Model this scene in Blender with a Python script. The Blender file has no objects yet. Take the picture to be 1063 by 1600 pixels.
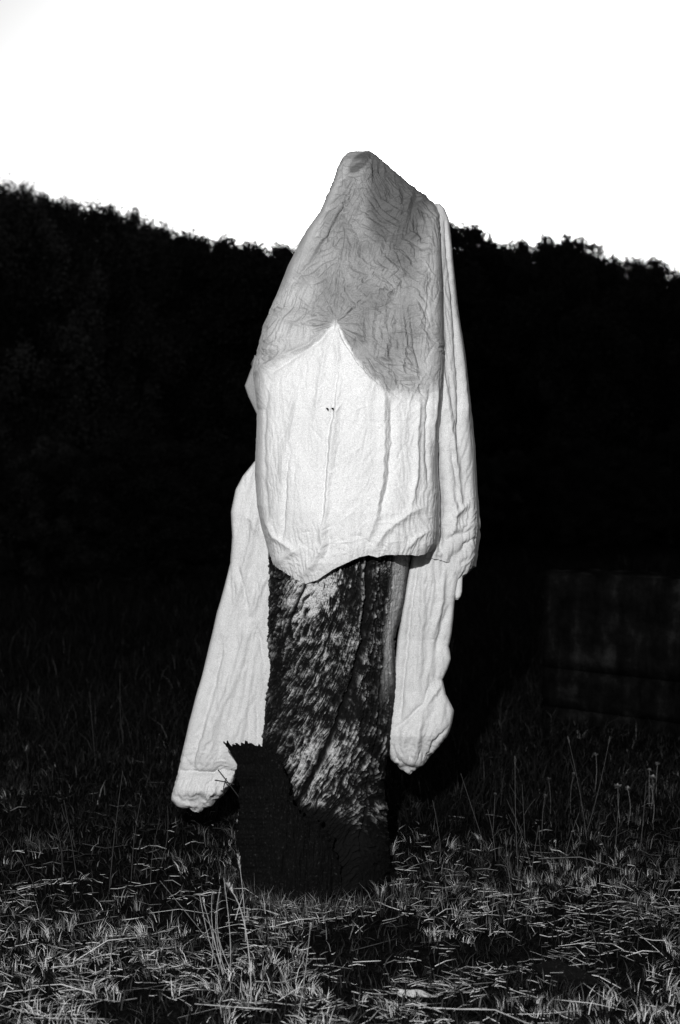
import bpy, math, random
import numpy as np
from mathutils import Vector, Matrix

R = math.radians
scene = bpy.context.scene
col = scene.collection
random.seed(11)
rng = np.random.default_rng(11)

# ---------------------------------------------------------------- camera
EYE = 1.5
F = 1555.0                                   # focal length in photo pixels
PITCH = math.atan(100 / F)                   # slightly downwards
cam_d = bpy.data.cameras.new('camera')
cam_d.sensor_fit = 'VERTICAL'
cam_d.sensor_height = 36.0
cam_d.sensor_width = 36.0
cam_d.lens = 36.0 * F / 1600.0
cam_d.dof.use_dof = True
cam_d.dof.focus_distance = 3.3
cam_d.dof.aperture_fstop = 2.2
cam_d.clip_start = 0.05
cam_d.clip_end = 2000.0
cam = bpy.data.objects.new('camera', cam_d)
cam.location = (0, 0, EYE)
cam.rotation_euler = (R(90) - PITCH, 0, 0)
col.objects.link(cam)
scene.camera = cam

# ---------------------------------------------------------------- sky (dusk, sun low behind the wood)
SUN_EL, SUN_AZ = R(8.0), R(6)
w = bpy.data.worlds.new('World')
scene.world = w
w.use_nodes = True
nt = w.node_tree
nt.nodes.clear()
sky = nt.nodes.new('ShaderNodeTexSky')
sky.sky_type = 'NISHITA'
sky.sun_disc = False
sky.sun_elevation = SUN_EL
sky.sun_rotation = SUN_AZ
sky.air_density = 1.0
sky.dust_density = 5.0
bw = nt.nodes.new('ShaderNodeRGBToBW')
bg = nt.nodes.new('ShaderNodeBackground')
bg.inputs['Strength'].default_value = 0.13
wo = nt.nodes.new('ShaderNodeOutputWorld')
nt.links.new(sky.outputs[0], bw.inputs[0])
nt.links.new(bw.outputs[0], bg.inputs['Color'])
nt.links.new(bg.outputs[0], wo.inputs['Surface'])

# the setting sun, hidden behind the wooded bank
sl = bpy.data.lights.new('sun', 'SUN')
sl.energy = 0.5
sl.angle = R(0.5)
so = bpy.data.objects.new('sun', sl)
sdir = Vector((math.sin(SUN_AZ) * math.cos(SUN_EL), math.cos(SUN_AZ) * math.cos(SUN_EL), math.sin(SUN_EL)))
so.rotation_euler = sdir.to_track_quat('Z', 'Y').to_euler()
so.location = (0, 0, 30)
col.objects.link(so)

# the photographer's flash, held up and to the left of the lens
fl = bpy.data.lights.new('camera_flash', 'POINT')
fl.energy = 500.0
fl.shadow_soft_size = 0.025
fo = bpy.data.objects.new('camera_flash', fl)
fo.location = (-0.45, -0.05, EYE + 0.85)
col.objects.link(fo)

vs = scene.view_settings
vs.view_transform = 'Standard'
vs.look = 'None'
vs.exposure = 0.2
vs.gamma = 1.0
vs.use_curve_mapping = False
scene.cycles.use_denoising = True
scene.cycles.max_bounces = 6
scene.cycles.transparent_max_bounces = 8

# ---------------------------------------------------------------- measuring helpers
cp, sp = math.cos(PITCH), math.sin(PITCH)

def ray(px, py):
    u = (np.asarray(px, float) - 531.5) / F
    v = (800.0 - np.asarray(py, float)) / F
    return u, cp + v * sp, -sp + v * cp       # direction x, y, z

def P(px, py, Y):
    dx, dy, dz = ray(px, py)
    t = np.asarray(Y, float) / dy
    return dx * t, dy * t, EYE + dz * t

def G(px, py, z=0.0):
    dx, dy, dz = ray(px, py)
    t = (z - EYE) / dz
    return float(dx * t), float(dy * t)

def itp(pts):
    a = np.array(pts, float)
    return lambda y: np.interp(y, a[:, 0], a[:, 1])

# ---------------------------------------------------------------- noise
def _h(ix, iy, s):
    n = (ix.astype(np.int64) * 374761393 + iy.astype(np.int64) * 668265263 + s * 1442695041) & 0xFFFFFFFF
    n = ((n ^ (n >> 13)) * 1274126177) & 0xFFFFFFFF
    n = (n ^ (n >> 16)) & 0xFFFFFF
    return n / float(0xFFFFFF)

def gn(x, y, s=0):                            # gradient noise, about -1..1
    x = np.asarray(x, float); y = np.asarray(y, float)
    ix = np.floor(x); iy = np.floor(y)
    fx = x - ix; fy = y - iy
    ux = fx * fx * fx * (fx * (fx * 6 - 15) + 10); uy = fy * fy * fy * (fy * (fy * 6 - 15) + 10)
    def c(ox, oy):
        a = _h(ix + ox, iy + oy, s) * 2 * math.pi
        return np.cos(a) * (fx - ox) + np.sin(a) * (fy - oy)
    n0 = c(0, 0) * (1 - ux) + c(1, 0) * ux
    n1 = c(0, 1) * (1 - ux) + c(1, 1) * ux
    return 1.5 * (n0 * (1 - uy) + n1 * uy)

def fbm(x, y, s=0, o=4, g=0.5):
    t = 0; a = 1.0
    for k in range(o):
        t = t + a * gn(x * 2 ** k, y * 2 ** k, s + 17 * k); a *= g
    return t

def ss(a, b, x):
    t = np.clip((x - a) / (b - a), 0, 1)
    return t * t * (3 - 2 * t)

# ---------------------------------------------------------------- object helpers
def link(o, parent=None):
    col.objects.link(o)
    if parent is not None:
        o.parent = parent
    return o

def tag(o, label=None, cat=None, group=None, kind=None):
    if label: o['label'] = label
    if cat: o['category'] = cat
    if group: o['group'] = group
    if kind: o['kind'] = kind
    return o

def empty(name, loc=(0, 0, 0)):
    o = bpy.data.objects.new(name, None)
    o.location = loc
    o.empty_display_size = 0.1
    return link(o)

def np_mesh(name, verts, faces_list, smooth=True, attrs=None):
    """verts (n,3); faces_list: list of (m,k) int arrays"""
    me = bpy.data.meshes.new(name)
    verts = np.ascontiguousarray(verts, dtype=np.float32)
    me.vertices.add(len(verts))
    me.vertices.foreach_set('co', verts.ravel())
    tot = sum(f.size for f in faces_list); nf = sum(len(f) for f in faces_list)
    me.loops.add(tot); me.polygons.add(nf)
    me.loops.foreach_set('vertex_index', np.concatenate([f.ravel() for f in faces_list]).astype(np.int32))
    sizes = np.concatenate([np.full(len(f), f.shape[1]) for f in faces_list]).astype(np.int32)
    me.polygons.foreach_set('loop_start', (np.cumsum(sizes) - sizes).astype(np.int32))
    me.update(calc_edges=True)
    if attrs:
        for k, v in attrs.items():
            a = me.attributes.new(k, 'FLOAT', 'POINT')
            a.data.foreach_set('value', np.ascontiguousarray(v, dtype=np.float32))
    if smooth:
        me.polygons.foreach_set('use_smooth', np.ones(nf, dtype=bool))
    me.validate()
    return me

def mobj(name, me, mat, parent=None, origin=None):
    o = bpy.data.objects.new(name, me)
    if mat: me.materials.append(mat)
    if parent is not None and parent.location.length > 0 and origin is None:
        # mesh is in world space: bring it into the parent's space
        me.transform(Matrix.Translation(-parent.location))
    return link(o, parent)

def grid_faces(nr, nc, wrap=False, base=0):
    r = np.arange(nr - 1)[:, None]
    c = np.arange(nc if wrap else nc - 1)[None, :]
    c2 = (c + 1) % nc
    f = np.stack([r * nc + c, (r + 1) * nc + c, (r + 1) * nc + c2, r * nc + c2], -1).reshape(-1, 4)
    return f + base

# ---------------------------------------------------------------- materials (a black and white world)
def mat(name, rough=0.9, spec=0.2):
    m = bpy.data.materials.new(name)
    m.use_nodes = True
    n = m.node_tree
    b = n.nodes['Principled BSDF']
    b.inputs['Roughness'].default_value = rough
    b.inputs['Specular IOR Level'].default_value = spec
    return m, n, b

def nd(n, t, **kw):
    x = n.nodes.new(t)
    for k, v in kw.items():
        setattr(x, k, v)
    return x

def ramp(n, src, stops):
    r = n.nodes.new('ShaderNodeValToRGB')
    e = r.color_ramp.elements
    while len(e) < len(stops): e.new(0.5)
    for i, (p, v) in enumerate(stops):
        e[i].position = p; e[i].color = (v, v, v, 1)
    n.links.new(src, r.inputs[0])
    return r.outputs[0]

def noise(n, scale, detail=4, rough=0.55, vec=None):
    t = n.nodes.new('ShaderNodeTexNoise')
    t.inputs['Scale'].default_value = scale
    t.inputs['Detail'].default_value = detail
    t.inputs['Roughness'].default_value = rough
    if vec is None:
        tc = n.nodes.new('ShaderNodeTexCoord'); vec = tc.outputs['Object']
    n.links.new(vec, t.inputs['Vector'])
    return t.outputs['Fac']

def mth(n, op, a, b=None):
    m = n.nodes.new('ShaderNodeMath'); m.operation = op
    for i, v in enumerate((a, b)):
        if v is None: continue
        if isinstance(v, (int, float)): m.inputs[i].default_value = v
        else: n.links.new(v, m.inputs[i])
    return m.outputs[0]

def bump(n, b, h, strength, dist):
    x = n.nodes.new('ShaderNodeBump')
    x.inputs['Strength'].default_value = strength
    x.inputs['Distance'].default_value = dist
    n.links.new(h, x.inputs['Height'])
    n.links.new(x.outputs[0], b.inputs['Normal'])

# sheet: white cotton, grey where it is wet, with some shading painted in
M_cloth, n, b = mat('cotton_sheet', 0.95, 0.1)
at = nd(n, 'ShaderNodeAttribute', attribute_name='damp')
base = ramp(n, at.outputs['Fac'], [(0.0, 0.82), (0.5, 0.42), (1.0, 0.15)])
weave = noise(n, 300, 3, 0.75)
wv = ramp(n, weave, [(0.30, 0.62), (0.70, 1.08)])
soft = ramp(n, noise(n, 9, 4), [(0.3, 0.92), (0.7, 1.0)])
c1 = mth(n, 'MULTIPLY', mth(n, 'MULTIPLY', base, wv), soft)
n.links.new(c1, b.inputs['Base Color'])
bump(n, b, mth(n, 'ADD', mth(n, 'MULTIPLY', noise(n, 90, 5, 0.65), 0.8), mth(n, 'MULTIPLY', weave, 0.12)), 0.55, 0.004)

# weathered wood / charred wood
M_wood, n, b = mat('weathered_wood', 0.85, 0.15)
at = nd(n, 'ShaderNodeAttribute', attribute_name='pale')
f1 = ramp(n, noise(n, 300, 5, 0.8), [(0.32, 0.20), (0.68, 1.45)])
c1 = mth(n, 'MULTIPLY', ramp(n, at.outputs['Fac'], [(0.0, 0.003), (0.12, 0.008), (0.35, 0.05), (0.7, 0.24), (1.0, 0.60)]), f1)
n.links.new(c1, b.inputs['Base Color'])
bump(n, b, noise(n, 220, 5, 0.7), 0.6, 0.004)

M_char, n, b = mat('charred_wood', 0.9, 0.1)
n.links.new(ramp(n, noise(n, 120, 4, 0.7), [(0.35, 0.002), (0.60, 0.005), (0.72, 0.045)]), b.inputs['Base Color'])
bump(n, b, noise(n, 140, 5, 0.7), 0.8, 0.006)

# soil
M_soil, n, b = mat('dark_soil', 1.0, 0.0)
n.links.new(ramp(n, noise(n, 35, 6, 0.7), [(0.35, 0.002), (0.6, 0.007), (0.8, 0.03)]), b.inputs['Base Color'])
bump(n, b, noise(n, 60, 5, 0.7), 0.8, 0.02)

# grass and straw: tone is each blade's reflectance, with flash falloff put into it
M_grass, n, b = mat('dry_grass', 0.8, 0.15)
at = nd(n, 'ShaderNodeAttribute', attribute_name='tone')
n.links.new(at.outputs['Fac'], b.inputs['Base Color'])

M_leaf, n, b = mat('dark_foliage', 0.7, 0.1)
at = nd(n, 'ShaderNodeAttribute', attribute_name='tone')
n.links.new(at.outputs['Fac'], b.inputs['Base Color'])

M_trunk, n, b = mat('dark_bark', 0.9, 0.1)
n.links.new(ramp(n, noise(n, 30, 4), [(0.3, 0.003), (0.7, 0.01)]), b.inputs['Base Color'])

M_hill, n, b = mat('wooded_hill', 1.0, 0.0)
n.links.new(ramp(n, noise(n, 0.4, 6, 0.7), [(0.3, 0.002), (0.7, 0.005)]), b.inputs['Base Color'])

# stained concrete
M_conc, n, b = mat('stained_concrete', 1.0, 0.0)
tc = nd(n, 'ShaderNodeTexCoord')
mp = nd(n, 'ShaderNodeMapping')
mp.inputs['Scale'].default_value = (9, 9, 1.6)
n.links.new(tc.outputs['Object'], mp.inputs['Vector'])
streak = noise(n, 1.0, 5, 0.6, mp.outputs[0])
blot = noise(n, 7, 5, 0.65)
mix = mth(n, 'MULTIPLY', streak, blot)
fine = ramp(n, noise(n, 240, 3, 0.7), [(0.3, 0.5), (0.7, 1.3)])
n.links.new(mth(n, 'MULTIPLY', ramp(n, mix, [(0.15, 0.002), (0.28, 0.008), (0.42, 0.030)]), fine), b.inputs['Base Color'])
bump(n, b, noise(n, 80, 5, 0.7), 0.4, 0.006)

M_stone, n, b = mat('pale_stone', 0.9, 0.1)
n.links.new(ramp(n, noise(n, 60, 5, 0.7), [(0.40, 0.003), (0.66, 0.06)]), b.inputs['Base Color'])
bump(n, b, noise(n, 90, 5, 0.7), 0.6, 0.006)

M_dark, n, b = mat('dark_hole', 1.0, 0.0)
b.inputs['Base Color'].default_value = (0.01, 0.01, 0.01, 1)

# ================================================================ GROUND
def gz(x, y):
    x = np.asarray(x, float); y = np.asarray(y, float)
    return 0.018 * fbm(x * 1.7, y * 1.7, 3, 3) * ss(60, 20, np.hypot(x, y))

ax = np.sign(np.linspace(-1, 1, 261)) * (np.abs(np.linspace(-1, 1, 261)) ** 3.2) * 600
ax = ax + np.linspace(-1, 1, 261) * 9
ay = 3 + ax
XX, YY = np.meshgrid(ax, ay)
gv = np.stack([XX, YY, gz(XX, YY)], -1).reshape(-1, 3)
me = np_mesh('ground', gv, [grid_faces(261, 261)[:, ::-1]])
ground = tag(mobj('ground', me, M_soil), kind='structure')

# the wooded hill far behind the trees
YH = 120.0
hx = np.linspace(-160, 160, 161); hy = np.linspace(0, 1, 24)
ridge = itp([(-2000, 250), (0, 322), (110, 330), (200, 338), (300, 368), (420, 392), (480, 398), (690, 376), (770, 410),
             (900, 400), (950, 432), (1063, 444), (3000, 600)])
HX, HV = np.meshgrid(hx, hy)
pxh = HX / YH * F + 531.5
zt = P(pxh, ridge(pxh) + 20, YH)[2] + 0.8 * gn(HX * 0.15, HX * 0 + 3, 5)
prof = ss(0, 1, HV)
hv = np.stack([HX, 60 + HV * 60, -0.5 + (zt + 0.5) * prof], -1).reshape(-1, 3)
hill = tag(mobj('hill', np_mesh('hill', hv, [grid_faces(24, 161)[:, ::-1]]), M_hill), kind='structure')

# ================================================================ TREES of the bank
def crown_mesh(seed, n_leaf, leaf, droop):
    r = np.random.default_rng(seed)
    nc = 110
    cz = r.random(nc) ** 0.8
    rad = 0.33 * np.sqrt(np.clip(1 - np.abs((cz - 0.38) / 0.64) ** 2.2, 0.02, 1))
    an = r.random(nc) * 2 * math.pi
    rr = rad * (0.35 + 0.65 * np.sqrt(r.random(nc)))
    cc = np.stack([np.cos(an) * rr, np.sin(an) * rr, cz], -1)
    csz = r.uniform(0.035, 0.085, nc)
    k = r.integers(0, nc, n_leaf)
    off = r.normal(0, 1, (n_leaf, 3)); off /= np.linalg.norm(off, axis=1, keepdims=True) + 1e-6
    off *= (r.random(n_leaf) ** 0.6)[:, None] * csz[k][:, None]
    off[:, 2] -= np.hypot(off[:, 0], off[:, 1]) * droop * 2
    c = cc[k] + off
    d = r.normal(0, 1, (n_leaf, 3)); d[:, 2] -= droop * 2.0
    d /= np.linalg.norm(d, axis=1, keepdims=True)
    s = np.cross(d, r.normal(0, 1, (n_leaf, 3))); s /= np.linalg.norm(s, axis=1, keepdims=True) + 1e-6
    L = leaf * r.uniform(0.6, 1.5, n_leaf)[:, None]; W = L * (0.42 - 0.2 * droop)
    v = np.stack([c, c + d * L * 0.5 + s * W, c + d * L, c + d * L * 0.5 - s * W], 1).reshape(-1, 3)
    f = np.arange(n_leaf * 4).reshape(-1, 4)
    tone = np.repeat(r.uniform(0.4, 1.6, n_leaf) * (r.uniform(0.4, 1.5, nc)[k]), 4)
    return v, f, tone, cc

def tube_arrays(p0, p1, r0, r1, ns=6):
    p0 = Vector(p0); p1 = Vector(p1)
    d = (p1 - p0).normalized()
    a = d.orthogonal().normalized(); bb = d.cross(a)
    vs_ = []
    for p, r_ in ((p0, r0), (p1, r1)):
        for i in range(ns):
            t = 2 * math.pi * i / ns
            q = p + a * (math.cos(t) * r_) + bb * (math.sin(t) * r_)
            vs_.append((q.x, q.y, q.z))
    fs = [(i, (i + 1) % ns, ns + (i + 1) % ns, ns + i) for i in range(ns)]
    return vs_, fs

def join_tubes(segs, ns=6):
    V = []; Fc = []
    for s in segs:
        v, f = tube_arrays(*s, ns=ns)
        o = len(V)
        V += v; Fc += [tuple(i + o for i in q) for q in f]
    return np.array(V), np.array(Fc)

variants = []
for k in range(6):
    droop = [0.1, 0.15, 0.5, 0.1, 0.6, 0.2][k]
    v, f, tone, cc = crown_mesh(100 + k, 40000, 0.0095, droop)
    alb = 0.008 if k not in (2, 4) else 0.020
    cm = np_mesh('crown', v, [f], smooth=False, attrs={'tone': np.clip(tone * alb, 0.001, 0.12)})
    cm.materials.append(M_leaf)
    segs = [((0, 0, -0.12), (0.01, 0, 0.35), 0.022, 0.014), ((0.01, 0, 0.35), (0, 0.01, 0.9), 0.014, 0.003)]
    for c in cc[:26]:
        h = max(0.02, c[2] - 0.25)
        segs.append(((0.005, 0, h), tuple(c), 0.006, 0.002))
    tv, tf = join_tubes(segs)
    tm = np_mesh('trunk', tv, [tf]); tm.materials.append(M_trunk)
    variants.append((cm, tm))

outline = itp([(-200, 280), (0, 302), (22, 288), (45, 306), (95, 306), (130, 316), (172, 326), (188, 312), (225, 322),
               (270, 346), (330, 360), (400, 366), (470, 372), (560, 372), (690, 345), (710, 352), (740, 366), (768, 388), (800, 376),
               (835, 376), (870, 368), (905, 374), (930, 408), (950, 412), (975, 404), (990, 414), (1012, 402), (1030, 420),
               (1063, 424), (1300, 440)])

def tree(px, Y, vi, top_py=None, wide=1.0, label=None, group=None, rz=None):
    x, y, z = P(px, outline(px) if top_py is None else top_py, Y)
    h = float(z) / (1.02 if px < 90 else 1.05 if px < 500 else 1.02)
    o = empty('broadleaf_tree', (float(x), float(Y), 0.12 * h * 0.98))
    hh = h * 0.88
    o.scale = (hh * wide, hh * wide, hh)
    o.rotation_euler[2] = random.uniform(0, 6.28) if rz is None else rz
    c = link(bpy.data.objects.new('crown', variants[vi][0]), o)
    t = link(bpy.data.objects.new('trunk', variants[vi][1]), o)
    return tag(o, label, 'tree', group)

# the bank: a row of trees close together
for i, px in enumerate(np.arange(-60, 500, 30)):
    Y = 12.0 + 2.5 * random.random() + 0.004 * px
    tree(px + random.uniform(-6, 6), Y, [2, 4, 0, 4, 2, 1][i % 6] if px < 320 else [0, 1, 3, 5][i % 4], wide=random.uniform(0.8, 1.1),
         label='tree with thin drooping twigs in the tall end of the dark tree line' if px < 320 else
         'dark rounded tree in the tree line sloping down behind the white sheet',
         group='drooping trees of the tree line' if px < 320 else 'rounded trees of the tree line')
for i, px in enumerate(np.arange(520, 1130, 32)):
    Y = 17.0 + 3 * random.random()
    tree(px + random.uniform(-6, 6), Y, [0, 1, 3, 5][i % 4], wide=random.uniform(0.75, 1.05),
         label='dark leafy tree in the lower tree line behind the concrete wall',
         group='trees behind the concrete wall')
# the line goes on to both sides of the view
for i, px in enumerate(np.concatenate([np.arange(-900, -70, 75), np.arange(1160, 2300, 75)])):
    tree(px, 16.0 + 3 * random.random(), [0, 1, 3, 5][i % 4], wide=random.uniform(0.9, 1.2),
         label='dark leafy tree carrying the tree line on past the ' + ('drooping trees' if px < 0 else 'end of the concrete wall'),
         group='trees past the drooping trees' if px < 0 else 'trees past the concrete wall')
for px, top in ((22, 285), (100, 303), (192, 308), (975, 400), (1012, 398), (868, 364), (720, 352)):
    tree(px, 21.0, 3, top_py=top, wide=0.5, label='slim tree top standing a little above the dark tree line', group='taller tree tops')

# undergrowth closing the foot of the tree line
for i, px in enumerate(np.arange(-40, 1500, 52)):
    Y = (11.0 if px < 480 else 15.5) + random.random()
    o = tree(px, Y, i % 6, top_py=random.uniform(640, 720), wide=random.uniform(1.3, 1.7))
    o.name = 'undergrowth_shrub'
    o.location.z = 0.02
    tag(o, 'low dark shrub filling the foot of the tree line', 'shrub', 'shrubs at the foot of the tree line')

# ================================================================ CONCRETE WALL
wx, wy = 1.115, 5.42
wall = empty('concrete_wall', (wx, wy, 0))
wall.rotation_euler[2] = math.atan2(-0.50, 0.86)
tag(wall, 'low dark stained concrete wall of cast slabs standing in the grass', 'wall')
def slab_mesh(x0, x1, z0, z1, d0, d1, seed):
    nx = max(8, int((x1 - x0) / 0.05)); nz = max(5, int((z1 - z0) / 0.05))
    u = np.linspace(0, 1, nx); v = np.linspace(0, 1, nz)
    U, V = np.meshgrid(u, v)
    e = np.minimum(np.minimum(U * (x1 - x0), (1 - U) * (x1 - x0)), np.minimum(V * (z1 - z0), (1 - V) * (z1 - z0)))
    rd = 0.010 * np.exp(-e / 0.008)
    fr = np.stack([x0 + U * (x1 - x0), d0 + rd + 0.003 * gn(U * 9, V * 9, seed), z0 + V * (z1 - z0)], -1).reshape(-1, 3)
    bk = np.stack([x0 + U * (x1 - x0), np.full_like(U, d1), z0 + V * (z1 - z0)], -1).reshape(-1, 3)
    chip = np.where(V > 0.97, 0.010 * gn(U * 40, U * 0 + seed, 3) + 0.006 * gn(U * 130, U * 0, 5) - 0.006, 0).reshape(-1)
    if z1 > 0.8: fr[:, 2] += chip; bk[:, 2] += chip
    nvt = nx * nz
    fc = [grid_faces(nz, nx)[:, ::-1], grid_faces(nz, nx, base=nvt)]
    rim = [r for r in range(nx)] + [r * nx + nx - 1 for r in range(1, nz)] + [(nz - 1) * nx + c for c in range(nx - 2, -1, -1)] + [r * nx for r in range(nz - 2, 0, -1)]
    rim = np.array(rim)
    nx_ = np.roll(rim, -1)
    fc.append(np.stack([rim, rim + nvt, nx_ + nvt, nx_], -1))
    return np_mesh('slab', np.concatenate([fr, bk]), fc, smooth=False)
sid = 0
for (z0, z1) in ((-0.1, 0.075), (0.081, 0.292), (0.298, 0.83)):
    for (x0, x1) in ((0.0, 1.62), (1.626, 3.2)):
        o = bpy.data.objects.new('slab', slab_mesh(x0, x1, z0, z1, 0.0 + 0.004 * (sid % 2), 0.28, sid))
        o.data.materials.append(M_conc); link(o, wall); sid += 1

# ================================================================ STUMP
stump = empty('tree_stump', (-0.04, 3.5, 0))
tag(stump, 'tall dead tree stump with twisted peeling grain under the white sheet', 'tree stump')

txl = itp([(270, 572), (320, 560), (400, 540), (600, 490), (800, 440), (880, 424), (950, 418), (1050, 415), (1160, 412), (1250, 406), (1340, 398), (1400, 386), (1440, 370)])
txr = itp([(270, 580), (320, 612), (400, 626), (600, 632), (800, 642), (870, 644), (930, 633), (1000, 621), (1080, 613), (1165, 607), (1250, 604), (1330, 606), (1400, 614), (1440, 622)])
YS = 3.5
nr, nf_, nb_ = 760, 300, 90
yy = np.concatenate([np.linspace(290, 850, 160), np.linspace(851, 1440, nr - 160)])
phi = np.concatenate([np.linspace(-math.pi / 2, math.pi / 2, nf_), np.linspace(math.pi / 2, 3 * math.pi / 2, nb_ + 2)[1:-1]])
PY, PH = np.meshgrid(yy, phi, indexing='ij')
q = np.sin(PH)
xl, xr = txl(PY), txr(PY)
PX = (xl + xr) / 2 + (xr - xl) / 2 * q
hw = (xr - xl) / 2 / F * YS
Yb = YS + np.interp(PY, [290, 500, 800], [0.09, 0.04, 0]) - hw * 0.95 * np.sign(np.cos(PH)) * np.abs(np.cos(PH)) ** 0.85
front = np.cos(PH) > -0.01
# twisted grain
fx = np.where(front, PX, 2 * xr - PX + 60)
th = np.interp(fx, [400, 500, 560, 610, 660], [27, 29, 22, 6, 2])
bb = fx + (PY - 1100) * np.tan(np.radians(th)) + 6 * fbm(fx / 60, PY / 90, 31, 3)
aa = PY
g_f = fbm(bb / 2.5, aa / 22, 41, 4, 0.65)
g_m = fbm(bb / 13, aa / 75, 43, 3)
g_l = fbm(bb / 34, aa / 60, 45, 3)
def seg_dist(px, py, pts):
    d = np.full(px.shape, 1e9); side = np.zeros(px.shape)
    for (x0, y0), (x1, y1) in zip(pts[:-1], pts[1:]):
        vx, vy = x1 - x0, y1 - y0
        t = np.clip(((px - x0) * vx + (py - y0) * vy) / (vx * vx + vy * vy), 0, 1)
        ddx, ddy = px - x0 - t * vx, py - y0 - t * vy
        dd = np.hypot(ddx, ddy)
        m = dd < d
        d = np.where(m, dd, d)
        side = np.where(m, np.sign(vx * ddy - vy * ddx), side)
    return d, side
cracks = [([(577, 868), (574, 940), (566, 1010), (553, 1068), (528, 1125), (497, 1195), (472, 1240), (458, 1262)], 4.2, 0.026),
          ([(484, 905), (462, 950), (440, 1000), (422, 1060)], 1.8, 0.010),
          ([(470, 1090), (446, 1140), (425, 1195)], 1.8, 0.012),
          ([(545, 905), (520, 975), (500, 1030), (470, 1100)], 1.3, 0.007),
          ([(590, 960), (580, 1060), (560, 1150), (530, 1240)], 1.3, 0.008),
          ([(600, 1010), (592, 1120), (575, 1220), (560, 1330)], 1.6, 0.009),
          ([(447, 880), (437, 930), (424, 980)], 1.5, 0.010),
          ([(520, 1195), (500, 1240), (492, 1262)], 1.2, 0.006)]
ck = np.zeros(PX.shape); ckm = np.zeros(PX.shape)
wob = 3 * gn(PX / 9, PY / 22, 71)
for pts, wd, am in cracks:
    d, _ = seg_dist(PX + wob, PY, pts)
    e = np.exp(-(d / wd) ** 2) * front
    ck = np.maximum(ck, am * e); ckm = np.maximum(ckm, e)
def blob(x, y, rx, ry, a=0.0):
    ca, sa = math.cos(a), math.sin(a)
    dx, dy = PX - x, PY - y
    return np.exp(-(((dx * ca + dy * sa) / rx) ** 2 + ((-dx * sa + dy * ca) / ry) ** 2))
region = (0.29 + 0.95 * blob(500, 922, 26, 46, 0.5) + 0.40 * blob(452, 965, 16, 60, 0.45) + 0.34 * blob(525, 1010, 32, 34) + 0.30 * blob(484, 1080, 34, 40)
          + 0.62 * blob(480, 1205, 36, 62, 0.5) + 0.30 * blob(495, 1262, 26, 16) + 0.26 * blob(540, 1190, 40, 60) + 0.22 * blob(560, 1010, 18, 90, 0.15)
          - 0.34 * blob(560, 930, 30, 60) - 0.25 * blob(430, 1075, 22, 70) - 0.22 * blob(575, 1100, 20, 80)
          - 0.16 * blob(530, 1090, 26, 40))
rightcol = ss(594, 608, PX + (PY - 1000) * 0.10) * ss(1150, 1020, PY) * front
streak_ = np.exp(-((seg_dist(PX + wob * 0.6, PY, [(570, 872), (566, 945), (556, 1015), (546, 1050)])[0]) / 2.2) ** 2) * ss(0.0, 0.35, gn(PY / 7, PX / 7, 77) + 0.3)
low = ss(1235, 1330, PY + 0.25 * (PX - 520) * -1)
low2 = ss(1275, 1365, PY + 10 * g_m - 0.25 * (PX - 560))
g_s = fbm(PX / 5, PY / 7, 47, 4, 0.7)
g_b = fbm(fx / 17 + 0.4 * g_m, PY / 21, 49, 4, 0.65)
pl = region - 0.02 + 0.18 * g_l + 0.20 * g_m + 0.46 * g_f + 0.16 * g_s + 0.30 * g_b
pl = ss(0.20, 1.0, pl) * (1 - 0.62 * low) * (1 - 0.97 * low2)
mott = ss(-0.5, 0.9, 0.7 * g_b + 0.6 * g_s + 0.5 * g_f)
pale = np.clip(pl * (0.62 + 0.36 * blob(500, 922, 40, 60, 0.5) + 0.2 * blob(480, 1210, 40, 60)) + 0.30 * mott * (1 - low) * (1 - low2), 0, 1)
# knots and burnt spots
stub_edge = seg_dist(PX + 7 * g_m, PY + 6 * g_l, [(405, 1170), (426, 1186), (436, 1205), (446, 1250), (470, 1272), (505, 1280), (530, 1300), (545, 1360)])[0]
pale *= 1 - 0.97 * ss(24, 7, stub_edge)
pale *= 1 - 0.9 * np.clip(blob(422, 1178, 20, 18), 0, 1)
spots = ss(0.62, 0.80, fbm(bb / 11, aa / 16, 61, 2)) * front
pale = pale * (1 - 0.8 * spots)
pale = np.maximum(pale, rightcol * (0.92 + 0.22 * fbm(PX / 3.5, PY / 120, 66, 3)))
pale = np.maximum(pale, 0.85 * streak_)
pale = pale * (1 - 0.95 * np.clip(ckm * 1.2, 0, 1))
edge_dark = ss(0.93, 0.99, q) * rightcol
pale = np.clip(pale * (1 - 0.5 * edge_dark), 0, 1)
rough_ = (1 - 0.85 * rightcol)
disp = ((0.0045 * g_f * rough_ + 0.005 * g_m * rough_ + 0.006 * g_l) * (0.3 + 0.7 * np.abs(np.cos(PH))) + 0.0016 * g_s - ck + 0.004 * pl * rough_ - 0.006 * spots)
disp = disp + 0.02 * fbm(PX / 90, PY / 160, 51, 2)
X0, Y0, Z0 = P(PX, PY, Yb)
nx_, ny_ = q, -np.cos(PH)
X1 = X0 + disp * nx_; Y1 = Y0 + disp * ny_
Z1 = Z0
Z1 = np.where(PY > 1425, np.minimum(Z1, -0.02), Z1)
tv = np.stack([X1, Y1, Z1], -1).reshape(-1, 3)
nc_ = len(phi)
capc = np.array([tv[:nc_].mean(0) + np.array([0, 0, 0.02])])
tf = grid_faces(nr, nc_, wrap=True)
cap = np.stack([np.full(nc_, len(tv)), np.arange(nc_), (np.arange(nc_) + 1) % nc_], -1)
pv = np.concatenate([pale.ravel(), [0.2]])
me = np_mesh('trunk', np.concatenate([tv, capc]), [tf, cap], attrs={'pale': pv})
tag(mobj('trunk', me, M_wood, stump), 'weathered trunk with twisted grain, deep cracks and peeled pale patches')

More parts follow.
